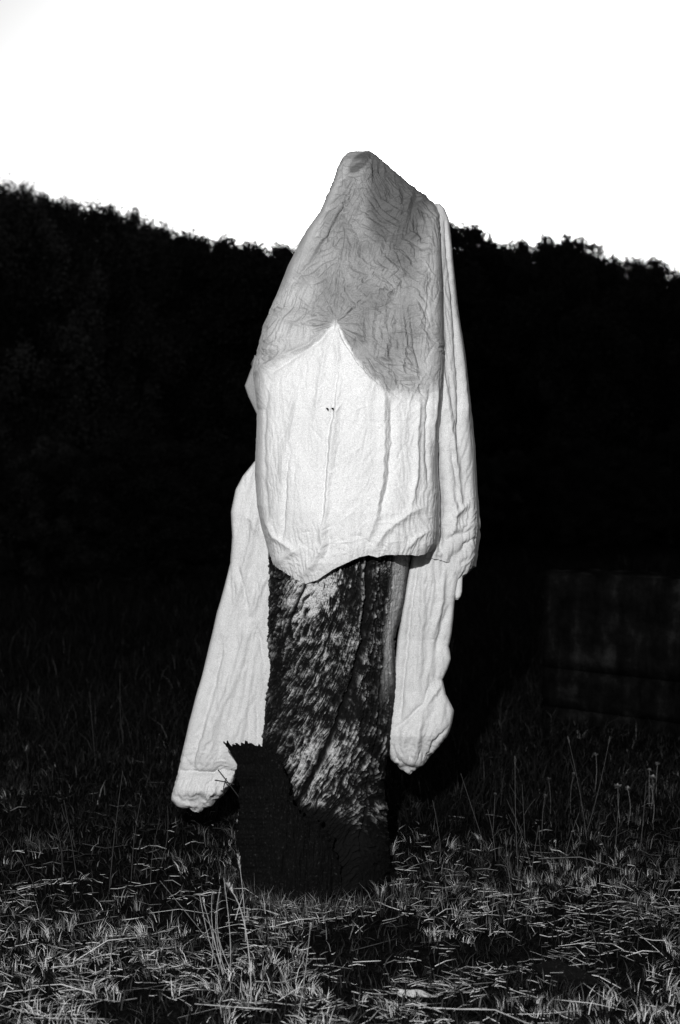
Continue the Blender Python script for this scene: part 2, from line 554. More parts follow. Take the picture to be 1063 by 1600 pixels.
# the charred broken stub growing out of the front of its foot
def jag(x, s): return 6 * gn(x / 2.6, x * 0, s) + 7 * gn(x / 7.0, x * 0 + 5, s + 1)
nu, nv_ = 170, 230
qu = np.linspace(0, 1, nu)
ytop_q = itp([(0, 1158), (0.10, 1164), (0.2, 1159), (0.3, 1164), (0.40, 1176), (0.47, 1196), (0.53, 1240), (0.60, 1264), (0.72, 1276), (0.85, 1284), (0.95, 1310), (1, 1350)])
xleft = itp([(1150, 347), (1160, 349), (1172, 358), (1185, 366), (1197, 372), (1206, 366), (1214, 370), (1228, 375), (1260, 372), (1330, 370), (1400, 364), (1430, 355)])
def stub_side(depth_fn, seed, sgn):
    V_, Q_ = np.meshgrid(np.linspace(0, 1, nv_), qu, indexing='ij')
    yt = ytop_q(Q_) + jag(Q_ * 165, 5)
    y_ = yt + V_ * (1440 - yt)
    xle = xleft(y_) + 2.5 * gn(y_ / 5, y_ * 0, 9) + 5 * gn(y_ / 26, y_ * 0, 10) * ss(1190, 1230, y_)
    xri = 527 + np.interp(y_, [1280, 1440], [-2, 12])
    x_ = xle + Q_ * (xri - xle) + (1 - V_) ** 6 * (6 * gn(y_ / 6, Q_ * 12, 15) + 4 * gn(y_ / 15, Q_ * 5, 16)) * ss(0.3, 0.45, Q_)
    Yd = depth_fn(Q_, V_)
    rel = 0.006 * fbm(x_ / 3.5, y_ / 28, seed, 4, 0.6) + 0.012 * fbm(x_ / 14, y_ / 60, seed + 3, 3)
    Yd = Yd - sgn * rel
    a, b_, c = P(x_, y_, Yd)
    return np.stack([a, b_, np.where(y_ > 1425, np.minimum(c, -0.02), c)], -1).reshape(-1, 3)
dfr = lambda Q_, V_: 3.41 - 0.12 * np.sin(np.clip(Q_ * 1.02 + 0.05, 0, 1) * math.pi) ** 0.8 - 0.15 * Q_ - 0.04 * V_ * np.sin(Q_ * math.pi)
dbk = lambda Q_, V_: dfr(Q_, V_) + 0.05 + 0.10 * V_ * np.sin(Q_ * math.pi)
fa = stub_side(dfr, 201, 1); fb = stub_side(dbk, 205, -1)
nvt = nu * nv_
rim = np.array([r for r in range(nu)] + [r * nu + nu - 1 for r in range(1, nv_)] + [(nv_ - 1) * nu + c for c in range(nu - 2, -1, -1)] + [r * nu for r in range(nv_ - 2, 0, -1)])
rimf = np.stack([rim, rim + nvt, np.roll(rim, -1) + nvt, np.roll(rim, -1)], -1)
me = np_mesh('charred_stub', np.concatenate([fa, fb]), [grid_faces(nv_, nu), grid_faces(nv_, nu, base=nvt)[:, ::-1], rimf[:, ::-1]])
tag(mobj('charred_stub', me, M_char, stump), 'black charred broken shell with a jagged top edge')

# ================================================================ SHEET
sheet = empty('draped_sheet', (0.0, 3.5, 0.9))
tag(sheet, 'crumpled white bed sheet hung like a hooded ghost over the tree stump', 'sheet')

CX0, CY0, CW, CH = 240, 210, 540, 1080        # relief canvas in photo pixels
def canvas():
    return np.zeros((CH, CW))
cyy, cxx = np.mgrid[0:CH, 0:CW].astype(float)
cyy += CY0; cxx += CX0

def sample(c, px, py):
    x = np.clip(px - CX0, 0, CW - 1.001); y = np.clip(py - CY0, 0, CH - 1.001)
    ix = x.astype(int); iy = y.astype(int); fx = x - ix; fy = y - iy
    return (c[iy, ix] * (1 - fx) * (1 - fy) + c[iy, ix + 1] * fx * (1 - fy) + c[iy + 1, ix] * (1 - fx) * fy + c[iy + 1, ix + 1] * fx * fy)

def crease(c, x, y, ang, L, wd, am, r):
    m = int(L / 2 + wd * 5) + 2
    x0 = max(0, int(x - CX0) - m); x1 = min(CW, int(x - CX0) + m); y0 = max(0, int(y - CY0) - m); y1 = min(CH, int(y - CY0) + m)
    if x1 - x0 < 2 or y1 - y0 < 2: return
    gx = cxx[y0:y1, x0:x1] - x; gy = cyy[y0:y1, x0:x1] - y
    ca, sa = math.cos(ang), math.sin(ang)
    t = (gx * ca + gy * sa) / (L / 2); d = -gx * sa + gy * ca
    d = d + r.uniform(-0.08, 0.08) * L * t * t
    k = np.clip(1 - t * t, 0, 1) ** 1.3
    asym = r.uniform(0.5, 2.0)
    wv_ = np.where(d > 0, wd * asym, wd / asym)
    prof = np.exp(-np.abs(d) / wv_) if r.random() < 0.65 else np.exp(-(d / wv_) ** 2)
    c[y0:y1, x0:x1] += am * k * prof

def fold(c, pts, wd, am, kind='ridge', taper=True):
    a = np.array(pts, float)
    m = int(wd * 6 + 30)
    x0 = max(0, int(a[:, 0].min() - CX0) - m); x1 = min(CW, int(a[:, 0].max() - CX0) + m)
    y0 = max(0, int(a[:, 1].min() - CY0) - m); y1 = min(CH, int(a[:, 1].max() - CY0) + m)
    gx = cxx[y0:y1, x0:x1]; gy = cyy[y0:y1, x0:x1]
    gx = gx + 1.6 * gn(gx / 14, gy / 14, 91)
    d, side = seg_dist(gx, gy, pts)
    d0 = np.hypot(gx - a[0, 0], gy - a[0, 1]); d1 = np.hypot(gx - a[-1, 0], gy - a[-1, 1])
    tp = np.clip(np.minimum(d0, d1) / (25 if taper else 6), 0, 1)
    if kind == 'ridge': e = np.exp(-(d / wd) ** 1.4)
    elif kind == 'step': e = np.where(side > 0, np.exp(-d / (wd * 6)), -0.3 * np.exp(-(d / wd))) 
    c[y0:y1, x0:x1] += 1.1 * am * tp * e

# wet / grey zone of the cloth, with light and shade put into its tone
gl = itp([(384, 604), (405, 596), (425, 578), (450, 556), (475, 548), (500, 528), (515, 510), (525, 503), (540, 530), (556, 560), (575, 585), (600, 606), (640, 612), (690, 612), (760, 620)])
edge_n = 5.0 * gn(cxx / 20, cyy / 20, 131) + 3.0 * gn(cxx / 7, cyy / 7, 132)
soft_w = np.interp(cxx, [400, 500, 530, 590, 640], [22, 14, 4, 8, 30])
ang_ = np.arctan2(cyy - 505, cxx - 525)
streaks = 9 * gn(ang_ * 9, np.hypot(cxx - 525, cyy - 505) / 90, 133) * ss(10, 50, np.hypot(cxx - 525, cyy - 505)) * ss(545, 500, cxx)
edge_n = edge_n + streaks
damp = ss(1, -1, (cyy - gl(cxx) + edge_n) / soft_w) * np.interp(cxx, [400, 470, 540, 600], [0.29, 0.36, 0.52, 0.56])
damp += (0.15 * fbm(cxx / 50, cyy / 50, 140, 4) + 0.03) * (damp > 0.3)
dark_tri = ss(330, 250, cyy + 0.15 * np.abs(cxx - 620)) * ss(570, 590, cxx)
damp += 0.50 * ss(450, 290, cyy) * ss(560, 600, cxx) * ss(690, 640, cxx - 0.0 * cyy)  # upper right flank: wet, plus the shade of its slope painted in
peak_patch = ss(1.15, 0.75, np.hypot((cxx - 562 + (cyy - 253) * 0.6) / 13, (cyy - 254) / 17))  # rounded darker patch just below the peak
damp += 0.45 * peak_patch + 0.16 * ss(345, 280, cyy) * ss(578, 600, cxx)  # shade of the sloping upper right deepened in the tone
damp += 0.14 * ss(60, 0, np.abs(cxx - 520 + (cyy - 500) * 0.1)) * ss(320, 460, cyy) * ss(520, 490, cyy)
# edge bands painted lighter for the light they catch
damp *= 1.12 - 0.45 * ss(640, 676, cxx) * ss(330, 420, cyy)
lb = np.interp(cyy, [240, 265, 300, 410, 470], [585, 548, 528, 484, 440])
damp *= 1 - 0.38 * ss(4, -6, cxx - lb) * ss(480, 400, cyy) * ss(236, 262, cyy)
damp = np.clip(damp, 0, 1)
damp_R = 0.16 * ss(640, 560, cyy) + 0.06 + 0.08 * gn(cxx / 30, cyy / 60, 150)
grey = ss(0.25, 0.5, damp)

rc = np.random.default_rng(77)
hF = canvas()
# soft drape
hF += 0.008 * gn(cxx / 46, cyy / 140, 160)
botc = ss(790, 870, cyy)
cF = canvas(); cR = canvas(); cT = canvas()
# long folds
for pts, wd, am, kd in [
    ([(583, 246), (566, 300), (545, 360), (531, 430), (526, 505)], 7, 0.012, 'ridge'),
    ([(530, 385), (528, 440), (525, 500)], 3, -0.012, 'ridge'),
    ([(560, 275), (530, 330), (505, 375), (484, 412), (455, 445)], 4, 0.012, 'step'),
    ([(564, 284), (531, 334), (506, 378), (484, 412)], 2.0, -0.014, 'ridge'),
    ([(586, 246), (583, 262), (582, 300)], 2.0, -0.012, 'ridge'),
    ([(526, 506), (535, 530), (556, 565), (580, 592), (600, 606)], 3.5, 0.010, 'step'),
    ([(524, 508), (500, 532), (470, 552), (440, 572), (412, 590)], 4, -0.009, 'ridge'),
    ([(524, 508), (508, 545), (500, 600), (492, 660)], 5, 0.008, 'ridge'),
    ([(526, 512), (528, 570), (524, 640), (514, 720), (508, 800), (500, 850)], 6, 0.013, 'ridge'),
    ([(530, 560), (520, 640), (512, 690), (507, 760), (502, 830)], 3.5, -0.014, 'ridge'),
    ([(598, 600), (600, 680), (596, 750), (585, 815), (572, 850)], 6, 0.012, 'ridge'),
    ([(612, 620), (614, 690), (606, 760), (592, 810)], 5, -0.012, 'ridge'),
    ([(656, 612), (652, 680), (650, 740), (640, 800)], 5, 0.010, 'ridge'),
    ([(672, 600), (668, 680), (672, 760)], 3, -0.010, 'ridge'),
    ([(684, 590), (679, 660), (680, 720)], 3, 0.010, 'ridge'),
    ([(455, 690), (448, 740), (444, 790), (440, 850)], 3, -0.010, 'ridge'),
    ([(470, 610), (455, 680), (440, 760)], 8, 0.010, 'ridge'),
    ([(420, 600), (412, 680), (412, 760), (420, 820)], 6, -0.007, 'ridge'),
    ([(680, 330), (664, 400), (652, 470), (648, 540)], 12, 0.012, 'ridge'),
    ([(672, 340), (650, 400), (630, 450), (600, 490)], 9, -0.010, 'ridge'),
    ([(540, 410), (560, 440), (585, 450), (625, 440)], 4, 0.008, 'ridge'),
    ([(526, 505), (560, 470), (600, 448), (640, 460)], 4, 0.009, 'ridge'),
    ([(548, 400), (580, 418), (620, 422), (650, 440)], 3, 0.007, 'ridge'),
    ([(625, 480), (632, 530), (628, 590)], 4, 0.012, 'ridge'),
    ([(640, 480), (648, 540), (660, 590)], 3.5, -0.012, 'ridge'),
    ([(575, 320), (600, 345), (632, 362)], 3.5, 0.009, 'ridge'),
    ([(410, 545), (440, 530), (470, 528)], 4, 0.008, 'ridge'),
    ([(400, 580), (440, 556), (480, 540), (515, 512)], 4, 0.011, 'ridge'),
    ([(440, 500), (480, 505), (520, 505)], 4, 0.008, 'ridge'),
    ([(455, 455), (490, 480), (522, 502)], 4, 0.008, 'ridge'),
    ([(430, 880), (460, 862), (480, 850)], 5, 0.010, 'ridge'),
    ([(470, 905), (490, 880), (505, 850), (500, 820)], 6, 0.012, 'ridge'),
    ([(505, 880), (515, 850), (512, 815)], 4, -0.010, 'ridge'),
    ([(405, 800), (430, 840), (470, 868)], 5, 0.010, 'ridge'),
    ([(580, 866), (600, 830), (640, 800), (672, 790)], 6, 0.010, 'ridge'),
    ([(630, 866), (650, 840), (680, 825)], 5, 0.008, 'ridge')]:
    fold(hF, pts, wd, am, kd)
# little creases everywhere, many more in the wet zone
cnt = 0
while cnt < 1900:
    x = rc.uniform(385, 700); y = rc.uniform(245, 905)
    g = grey[int(y - CY0), int(x - CX0)]
    if rc.random() > 0.22 + 0.78 * g: continue
    dx, dy = x - 525, y - 505
    rr_ = math.hypot(dx, dy)
    if g < 0.5:
        ang = math.radians(rc.normal(100, 24)); 
        if y > 800: ang = rc.uniform(0, math.pi)
        crease(cF, x, y, ang, rc.uniform(15, 60), rc.uniform(0.8, 1.8), rc.uniform(0.0008, 0.0028) * rc.choice([-1, 1]), rc)
    else:
        if rr_ < 130 and rc.random() < 0.6: ang = math.atan2(dy, dx) + rc.normal(0, 0.25)
        elif x > 540 and y > 440: ang = math.radians(rc.choice([rc.normal(60, 18), rc.normal(95, 14), rc.normal(25, 10)]))
        elif x > 540: ang = math.radians(rc.choice([rc.normal(35, 18), rc.normal(-25, 15), rc.normal(5, 10)]))
        else: ang = math.radians(rc.choice([rc.normal(-35, 18), rc.normal(-70, 14), rc.normal(5, 12)]))
        crease(cF, x, y, ang, rc.uniform(10, 52), rc.uniform(0.8, 1.5), rc.uniform(0.0022, 0.0062) * rc.choice([-1, 1], p=[0.4, 0.6]), rc)
    cnt += 1
# gathered radial pinch
for k in range(14):
    an = rc.uniform(0, 2 * math.pi); L = rc.uniform(20, 50)
    crease(cF, 525 + math.cos(an) * L * 0.55, 505 + math.sin(an) * L * 0.55, an, L, rc.uniform(1.0, 1.8), rc.uniform(0.001, 0.0025) * rc.choice([-1, 1]), rc)

hR = canvas()
hR += 0.006 * gn(cxx / 18, cyy / 130, 260)
for pts, wd, am in [([(694, 340), (703, 420), (712, 520), (718, 620), (716, 700)], 3, -0.012), ([(700, 360), (711, 450), (722, 560), (730, 660)], 4, 0.010),
                    ([(690, 560), (700, 640), (712, 720), (722, 800)], 4, 0.012), ([(704, 690), (712, 740), (722, 780)], 3, -0.012),
                    ([(696, 820), (716, 800), (738, 780)], 4, 0.010), ([(690, 850), (712, 836), (740, 830)], 4, -0.010),
                    ([(712, 872), (728, 850), (742, 838)], 3, -0.014), ([(702, 760), (712, 800), (706, 850)], 4, 0.010), ([(686, 690), (690, 740), (693, 780), (692, 830), (688, 866)], 5, -0.055)]:
    fold(hR, pts, wd, am)
for k in range(260):
    x = rc.uniform(670, 748); y = rc.uniform(330, 905)
    ang = math.radians(rc.normal(95, 16)) if y < 700 else rc.uniform(0, math.pi)
    crease(cR, x, y, ang, rc.uniform(12, 50), rc.uniform(0.9, 2), rc.uniform(0.0008, 0.002) * rc.choice([-1, 1]), rc)

hT = canvas()
hT += 0.008 * gn(cxx / 34, cyy / 130, 360)
for pts, wd, am in [([(405, 790), (380, 900), (366, 950)], 5, 0.010), ([(372, 880), (384, 940), (390, 962)], 3, -0.010), ([(420, 890), (400, 940), (390, 965)], 4, 0.010),
                    ([(392, 965), (372, 1050), (335, 1130), (300, 1200)], 9, 0.014), ([(350, 1000), (330, 1080), (308, 1170), (297, 1205)], 5, -0.012),
                    ([(394, 970), (408, 1000), (414, 1040)], 4, -0.010), ([(400, 1090), (404, 1130), (403, 1165)], 3, -0.008), ([(388, 1100), (390, 1160)], 3, -0.006),
                    ([(281, 1204), (310, 1208), (335, 1208), (366, 1200)], 3.2, -0.018), ([(289, 1175), (297, 1204)], 2, -0.008),
                    ([(345, 1206), (330, 1222), (318, 1228)], 2.5, -0.010), ([(336, 1220), (334, 1236), (315, 1262)], 3, 0.014), ([(270, 1250), (300, 1258), (320, 1266)], 3, 0.008),
                    ([(305, 1210), (300, 1240), (296, 1262)], 4, 0.008), ([(372, 800), (392, 812), (416, 850)], 6, 0.008),
                    # the other corner
                    ([(652, 880), (640, 960), (630, 1060), (624, 1130)], 3, -0.012), ([(662, 880), (660, 960), (655, 1060)], 4, 0.009), ([(680, 890), (684, 930)], 3, -0.010),
                    ([(694, 890), (690, 940), (676, 1000)], 4, 0.010), ([(706, 940), (692, 980), (680, 1030)], 4, -0.010), ([(676, 1060), (662, 1100), (630, 1130), (612, 1140)], 3, -0.012),
                    ([(694, 1060), (672, 1090), (650, 1120)], 4, 0.010), ([(660, 1110), (652, 1160), (642, 1205)], 4, 0.010), ([(612, 1160), (620, 1185), (640, 1200)], 3, -0.010),
                    ([(704, 1130), (680, 1160), (666, 1184)], 2.5, -0.012), ([(632, 1130), (630, 1170), (636, 1196)], 4, 0.008)]:
    fold(hT, pts, wd, am)
for k in range(260):
    if rc.random() < 0.5: x = rc.uniform(270, 420); y = rc.uniform(740, 1265)
    else: x = rc.uniform(606, 716); y = rc.uniform(880, 1205)
    ang = math.radians(rc.normal(100 if x < 500 else 92, 20)) if y < 1120 else rc.uniform(0, math.pi)
    crease(cT, x, y, ang, rc.uniform(12, 55), rc.uniform(0.9, 2), rc.uniform(0.0005, 0.0015) * rc.choice([-1, 1]), rc)

# how much spare cloth there is and which way its wrinkles run (degrees, image sense)
rp = np.hypot(cxx - 525, cyy - 505)
rad_ang = np.degrees(np.arctan2(cyy - 505, cxx - 525))
n_a = gn(cxx / 55, cyy / 55, 801); n_b = gn(cxx / 28, cyy / 28, 803)
# short creases that change direction from patch to patch
def cells(size, seed):
    r_ = np.random.default_rng(seed)
    gxn, gyn = int(CW / size) + 3, int(CH / size) + 3
    jx, jy = r_.random((gyn, gxn)), r_.random((gyn, gxn))
    wxx = cxx + 5 * gn(cxx / 18, cyy / 18, seed); wyy = cyy + 5 * gn(cxx / 18, cyy / 18, seed + 1)
    cx_i = np.floor((wxx - CX0) / size).astype(int) + 1; cy_i = np.floor((wyy - CY0) / size).astype(int) + 1
    best = np.full(cxx.shape, 1e9); bid = np.zeros(cxx.shape, int)
    for oy in (-1, 0, 1):
        for ox in (-1, 0, 1):
            ii = np.clip(cy_i + oy, 0, gyn - 1); jj = np.clip(cx_i + ox, 0, gxn - 1)
            d_ = ((jj - 1 + jx[ii, jj]) * size + CX0 - wxx) ** 2 + ((ii - 1 + jy[ii, jj]) * size + CY0 - wyy) ** 2
            m_ = d_ < best
            best = np.where(m_, d_, best); bid = np.where(m_, ii * gxn + jj, bid)
    return bid
bid = cells(27, 905)
rA = np.random.default_rng(906)
nid = bid.max() + 1
ang_r = np.where(rA.random(nid) < 0.45, rA.normal(62, 14, nid), np.where(rA.random(nid) < 0.5, rA.normal(22, 12, nid), rA.normal(102, 18, nid)))
ang_l = np.where(rA.random(nid) < 0.55, rA.normal(-42, 14, nid), np.where(rA.random(nid) < 0.5, rA.normal(-78, 12, nid), rA.normal(8, 14, nid)))
th_grey = np.where(cxx > 535, ang_r[bid], ang_l[bid]) + 14 * n_b
def blend_ang(a, b, w):
    x = np.cos(np.radians(2 * a)) * (1 - w) + np.cos(np.radians(2 * b)) * w
    y = np.sin(np.radians(2 * a)) * (1 - w) + np.sin(np.radians(2 * b)) * w
    return np.degrees(np.arctan2(y, x)) / 2
ang_w = rA.normal(94, 22, nid)[bid]
th_F = blend_ang(ang_w + 10 * n_a, th_grey, grey)
th_F = blend_ang(th_F, rad_ang, ss(52, 18, rp))
patch = ss(-0.5, 0.6, gn(cxx / 38, cyy / 38, 811))
calm = 1 - 0.75 * ss(640, 668, cxx) * ss(640, 560, cyy)           # the taut band beside the fold
calm *= 1 - 0.7 * ss(6, -8, cxx - lb) * ss(480, 400, cyy)         # the taut band of the other side
e1_F = (0.021 * (1 - grey) + 0.27 * grey * (0.30 + 0.9 * patch)) * calm + 0.018 * ss(640, 700, cyy) * ss(560, 640, cxx)
e2_F = (0.006 * (1 - grey) + 0.035 * grey * patch) * calm + 0.018 * ss(800, 880, cyy)
th_R = 96 + 20 * n_a + 50 * ss(720, 840, cyy) * n_b
e1_R = 0.07 + 0.03 * patch + 0 * cxx; e2_R = 0.008 + 0.05 * ss(740, 850, cyy)
th_T = np.where(cxx < 500, 103, 94) + 25 * n_a + 45 * ss(1120, 1180, cyy) * n_b
e1_T = 0.045 + 0.06 * patch; e2_T = 0.010 + 0.05 * ss(1130, 1190, cyy)

def seed_waves(th_c, lam, stretch, seed):
    '''faint first wrinkles running along the direction field'''
    out = canvas(); wsum = canvas()
    wx_ = 5 * gn(cxx / 60, cyy / 60, seed + 70); wy_ = 5 * gn(cxx / 60, cyy / 60, seed + 71)
    for k_ in range(12):
        a_ = math.radians(k_ * 15)
        al = (cxx + wx_) * math.cos(a_) + (cyy + wy_) * math.sin(a_)
        pe = -(cxx + wx_) * math.sin(a_) + (cyy + wy_) * math.cos(a_)
        wgt = np.exp(-(np.degrees(np.abs(np.angle(np.exp(2j * (np.radians(th_c) - a_))))) / 2 / 11) ** 2)
        out += wgt * gn(pe / lam, al / (lam * stretch), seed + k_); wsum += wgt
    return out / (wsum + 1e-3)

def relax(X0, px, py, th_c, e1_c, e2_c, seed, levels=((4, 260), (2, 160), (1, 70)), anchor=0.0015, amp=0.004):
    '''let spare cloth buckle: edge lengths want to be longer than the smooth form allows'''
    Rn, Cn, _ = X0.shape
    Dsp = None; prev = None
    for st, its in levels:
        ri = np.arange(0, Rn, st); ci = np.arange(0, Cn, st)
        B = X0[np.ix_(ri, ci)].astype(np.float32)
        bx_, by_ = px[np.ix_(ri, ci)], py[np.ix_(ri, ci)]
        if Dsp is None:
            r_ = np.random.default_rng(seed)
            nz_ = r_.normal(0, 1, B.shape[:2]) * 0.15
            amp_ = np.sqrt(np.clip(sample(e1_c, bx_, by_) / 0.08, 0, 2))
            s1 = sample(seed_waves(th_c, 11, 3.0, seed * 100), bx_, by_)
            Dsp = np.zeros_like(B); Dsp[..., 1] = (nz_ + s1 * amp_ * 2.2) * amp
        else:
            pr, pc = prev
            fr_ = np.clip(ri / pr, 0, Dsp.shape[0] - 1.001); fc_ = ci / pc
            i0 = fr_.astype(int); wr = (fr_ - i0)[:, None, None].astype(np.float32); i1 = np.minimum(i0 + 1, Dsp.shape[0] - 1)
            j0 = fc_.astype(int) % Dsp.shape[1]; wc = (fc_ - fc_.astype(int))[None, :, None].astype(np.float32); j1 = (j0 + 1) % Dsp.shape[1]
            Dsp = ((Dsp[i0][:, j0] * (1 - wc) + Dsp[i0][:, j1] * wc) * (1 - wr) + (Dsp[i1][:, j0] * (1 - wc) + Dsp[i1][:, j1] * wc) * wr)
        if prev is not None and st == 2:
            s2 = sample(seed_waves(th_c, 4.6, 4.0, seed * 100 + 40), bx_, by_)
            Dsp[..., 1] += s2 * np.sqrt(np.clip(sample(e1_c, bx_, by_) / 0.08, 0, 2)) * 0.0045
        prev = (st, st)
        X = B + Dsp
        Tu = np.roll(B, -1, 1) - np.roll(B, 1, 1); Tv = np.gradient(B, axis=0)
        Nb = np.cross(Tu, Tv); Nb /= np.linalg.norm(Nb, axis=-1, keepdims=True) + 1e-9
        th_ = np.radians(sample(th_c, bx_, by_)); e1_ = sample(e1_c, bx_, by_); e2_ = sample(e2_c, bx_, by_)
        nxx, nyy = -np.sin(th_), np.cos(th_)
        fam = []
        for dr, dc, stiff in ((0, 1, 1.0), (1, 0, 1.0), (1, 1, 0.6), (1, -1, 0.6)):
            Bs = np.roll(B, (-dr, -dc), (0, 1)); v_ = Bs - B
            L = np.linalg.norm(v_, axis=-1)
            ddx = np.roll(bx_, (-dr, -dc), (0, 1)) - bx_; ddy = np.roll(by_, (-dr, -dc), (0, 1)) - by_
            dn = np.hypot(ddx, ddy) + 1e-6
            c_ = (ddx * nxx + ddy * nyy) / dn
            rest = L * (1 + e1_ * c_ * c_ + e2_)
            m_ = np.ones(L.shape, np.float32) * stiff
            if dr: m_[-1] = 0
            fam.append((dr, dc, rest.astype(np.float32), m_))
        for it in range(its):
            acc = np.zeros_like(X)
            for dr, dc, rest, m_ in fam:
                v_ = np.roll(X, (-dr, -dc), (0, 1)) - X
                L = np.sqrt(np.einsum('ijk,ijk->ij', v_, v_)) + 1e-9
                cor = v_ * ((0.5 * m_ * (L - rest) / L)[..., None])
                acc += cor
                acc -= np.roll(cor, (dr, dc), (0, 1))
            X = X + acc * 0.36
            Dsp = X - B
            # a little bending stiffness
            lap = -4 * Dsp
            lap += np.roll(Dsp, 1, 1); lap += np.roll(Dsp, -1, 1)
            up = np.concatenate([Dsp[:1], Dsp[:-1]]); dn_ = np.concatenate([Dsp[1:], Dsp[-1:]])
            lap += up; lap += dn_
            Dsp = Dsp + 0.002 * lap
            dn1 = np.einsum('ijk,ijk->ij', Dsp, Nb)[..., None] * Nb
            Dsp = dn1 * (1 - anchor) + (Dsp - dn1) * 0.93
            X = B + Dsp
    return X0 + Dsp

def bag(name, xl_, xr_, y0, y1, Yc, D, relief, fine, damp_shade_c, strain=None, kl=0.35, kr=0.35, hem=None, closed=False, ds=0.0034, db=0.012, curl=0.0, label=None, lean=None, sharp=26, seed=1, levels=((4, 420), (2, 260), (1, 130))):
    '''a lofted fold of cloth: full closed cross-sections, front and back, following measured outlines, then relaxed'''
    ym = y0 + 0.6 * (y1 - y0)
    hwm = float(xr_(ym) - xl_(ym)) / 2 / F * 3.5; Dm = float(D(ym))
    def prof(Q_, cs):
        kf = np.where(Q_ < 0, kl, kr)
        return np.sign(cs) * (1 - kf * Q_ ** 2) * np.sqrt(np.clip(1 - np.abs(Q_) ** sharp, 0, 1))
    def arc(p0, p1, step):
        f_ = np.linspace(p0, p1, 6000)
        xs_, ds_ = hwm * np.sin(f_), Dm * prof(np.sin(f_), np.cos(f_) + 1e-9)
        l_ = np.concatenate([[0], np.cumsum(np.hypot(np.diff(xs_), np.diff(ds_)))])
        m_ = max(8, int(l_[-1] / step))
        return np.interp(np.linspace(0, l_[-1], m_ + 1)[:-1], l_, f_)
    ph = np.concatenate([arc(-math.pi / 2, math.pi / 2, ds), arc(math.pi / 2, 1.5 * math.pi, db)])
    nrow = int((y1 - y0) / F * 3.35 / ds)
    V_, PHI = np.meshgrid(np.linspace(0, 1, nrow), ph, indexing='ij')
    Q_ = np.sin(PHI); cs = np.cos(PHI)
    if hem is None:
        y_ = y0 + V_ * (y1 - y0)
    else:
        xm = (xl_(y1 - 40) + xr_(y1 - 40)) / 2 + (xr_(y1 - 40) - xl_(y1 - 40)) / 2 * Q_
        y_ = y0 + V_ * (hem(xm) - y0)
    a, b_ = xl_(y_), xr_(y_)
    x_ = (a + b_) / 2 + (b_ - a) / 2 * Q_
    dep = D(y_) * prof(Q_, cs)
    if closed:
        dep = dep * np.clip(np.minimum(V_ / 0.03, (1 - V_) / 0.05), 0, 1) ** 0.5
    Yv = Yc(y_) - dep
    if lean is not None: Yv = Yv + lean(x_, y_)
    fr_ = cs >= -0.01
    yb = y_ + np.where(fr_, 0, -7.0)
    xs = np.where(fr_, x_, a + b_ - x_)
    endf = np.clip(np.minimum(V_ / 0.02, (1 - V_) / 0.02), 0, 1) if closed else np.clip(V_ / 0.02, 0, 1)
    h = sample(relief, xs, yb) * endf
    if curl:
        k = np.clip((V_ - 0.965) / 0.035, 0, 1)
        h = h + curl * np.sin(np.clip((V_ - 0.86) / 0.14, 0, 1) * math.pi) - (curl * 2.2) * k ** 2
    A, B, C = P(x_, y_, Yv)
    sgn_ = np.sign(cs) * np.abs(cs) ** 0.5
    ed = np.clip((1 - np.abs(Q_)) * 8 + 0.25, 0, 1)
    A = A + h * Q_ * 0.6 * ed; B = B - h * sgn_
    X = np.stack([A, B, C], -1)
    if strain is not None:
        X = relax(X, xs, yb, *strain, seed, levels)
    hc = sample(fine, xs, yb) * endf * ed
    X[..., 1] -= hc * sgn_
    v = X.reshape(-1, 3)
    nc = len(ph)
    fc = [grid_faces(nrow, nc, wrap=True)]
    dv = sample(damp_shade_c, xs, y_).ravel()
    extra = [v[:nc].mean(0)]
    fc.append(np.stack([np.full(nc, len(v)), np.arange(nc), (np.arange(nc) + 1) % nc], -1))
    if closed:
        extra.append(v[-nc:].mean(0)); o_ = (nrow - 1) * nc
        fc.append(np.stack([np.full(nc, len(v) + 1), o_ + (np.arange(nc) + 1) % nc, o_ + np.arange(nc)], -1))
    dv = np.concatenate([dv, [dv[0]] * len(extra)])
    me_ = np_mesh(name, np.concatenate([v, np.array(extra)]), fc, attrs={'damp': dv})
    o = mobj(name, me_, M_cloth, sheet)
    if label: o['label'] = label
    return o

FL = itp([(236, 556), (239, 544), (246, 537), (262, 528), (290, 519), (330, 501), (360, 479), (415, 451), (460, 433), (510, 412), (545, 404), (580, 397), (605, 399), (640, 403), (700, 401), (740, 399), (790, 402), (825, 410), (850, 418), (880, 425), (915, 440)])
FR = itp([(236, 578), (240, 584), (250, 596), (287, 640), (316, 677), (322, 683), (335, 689), (450, 693), (560, 697), (620, 694), (660, 688), (700, 684), (740, 685), (770, 688), (830, 686), (850, 682), (870, 672), (915, 660)])
hemF = itp([(415, 872), (428, 886), (445, 902), (468, 912), (490, 906), (520, 889), (545, 878), (562, 871), (576, 868), (590, 871), (604, 867), (640, 867), (655, 869), (672, 860), (690, 846)])
DF = itp([(236, 0.015), (250, 0.06), (290, 0.10), (340, 0.15), (420, 0.20), (520, 0.255), (620, 0.275), (800, 0.285), (880, 0.275), (920, 0.26)])
YF = itp([(236, 3.56), (320, 3.53), (450, 3.50), (600, 3.49), (920, 3.49)])
# the upper right flank falls away towards its taut ridge
leanF = lambda x, y: 0.10 * ss(575, 680, x) * ss(430, 260, y)
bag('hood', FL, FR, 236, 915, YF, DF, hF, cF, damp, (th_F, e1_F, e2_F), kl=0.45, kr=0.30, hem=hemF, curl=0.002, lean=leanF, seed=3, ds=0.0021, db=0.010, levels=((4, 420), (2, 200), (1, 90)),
    label='front of the sheet, wet and grey above with painted shading, dry and white below')

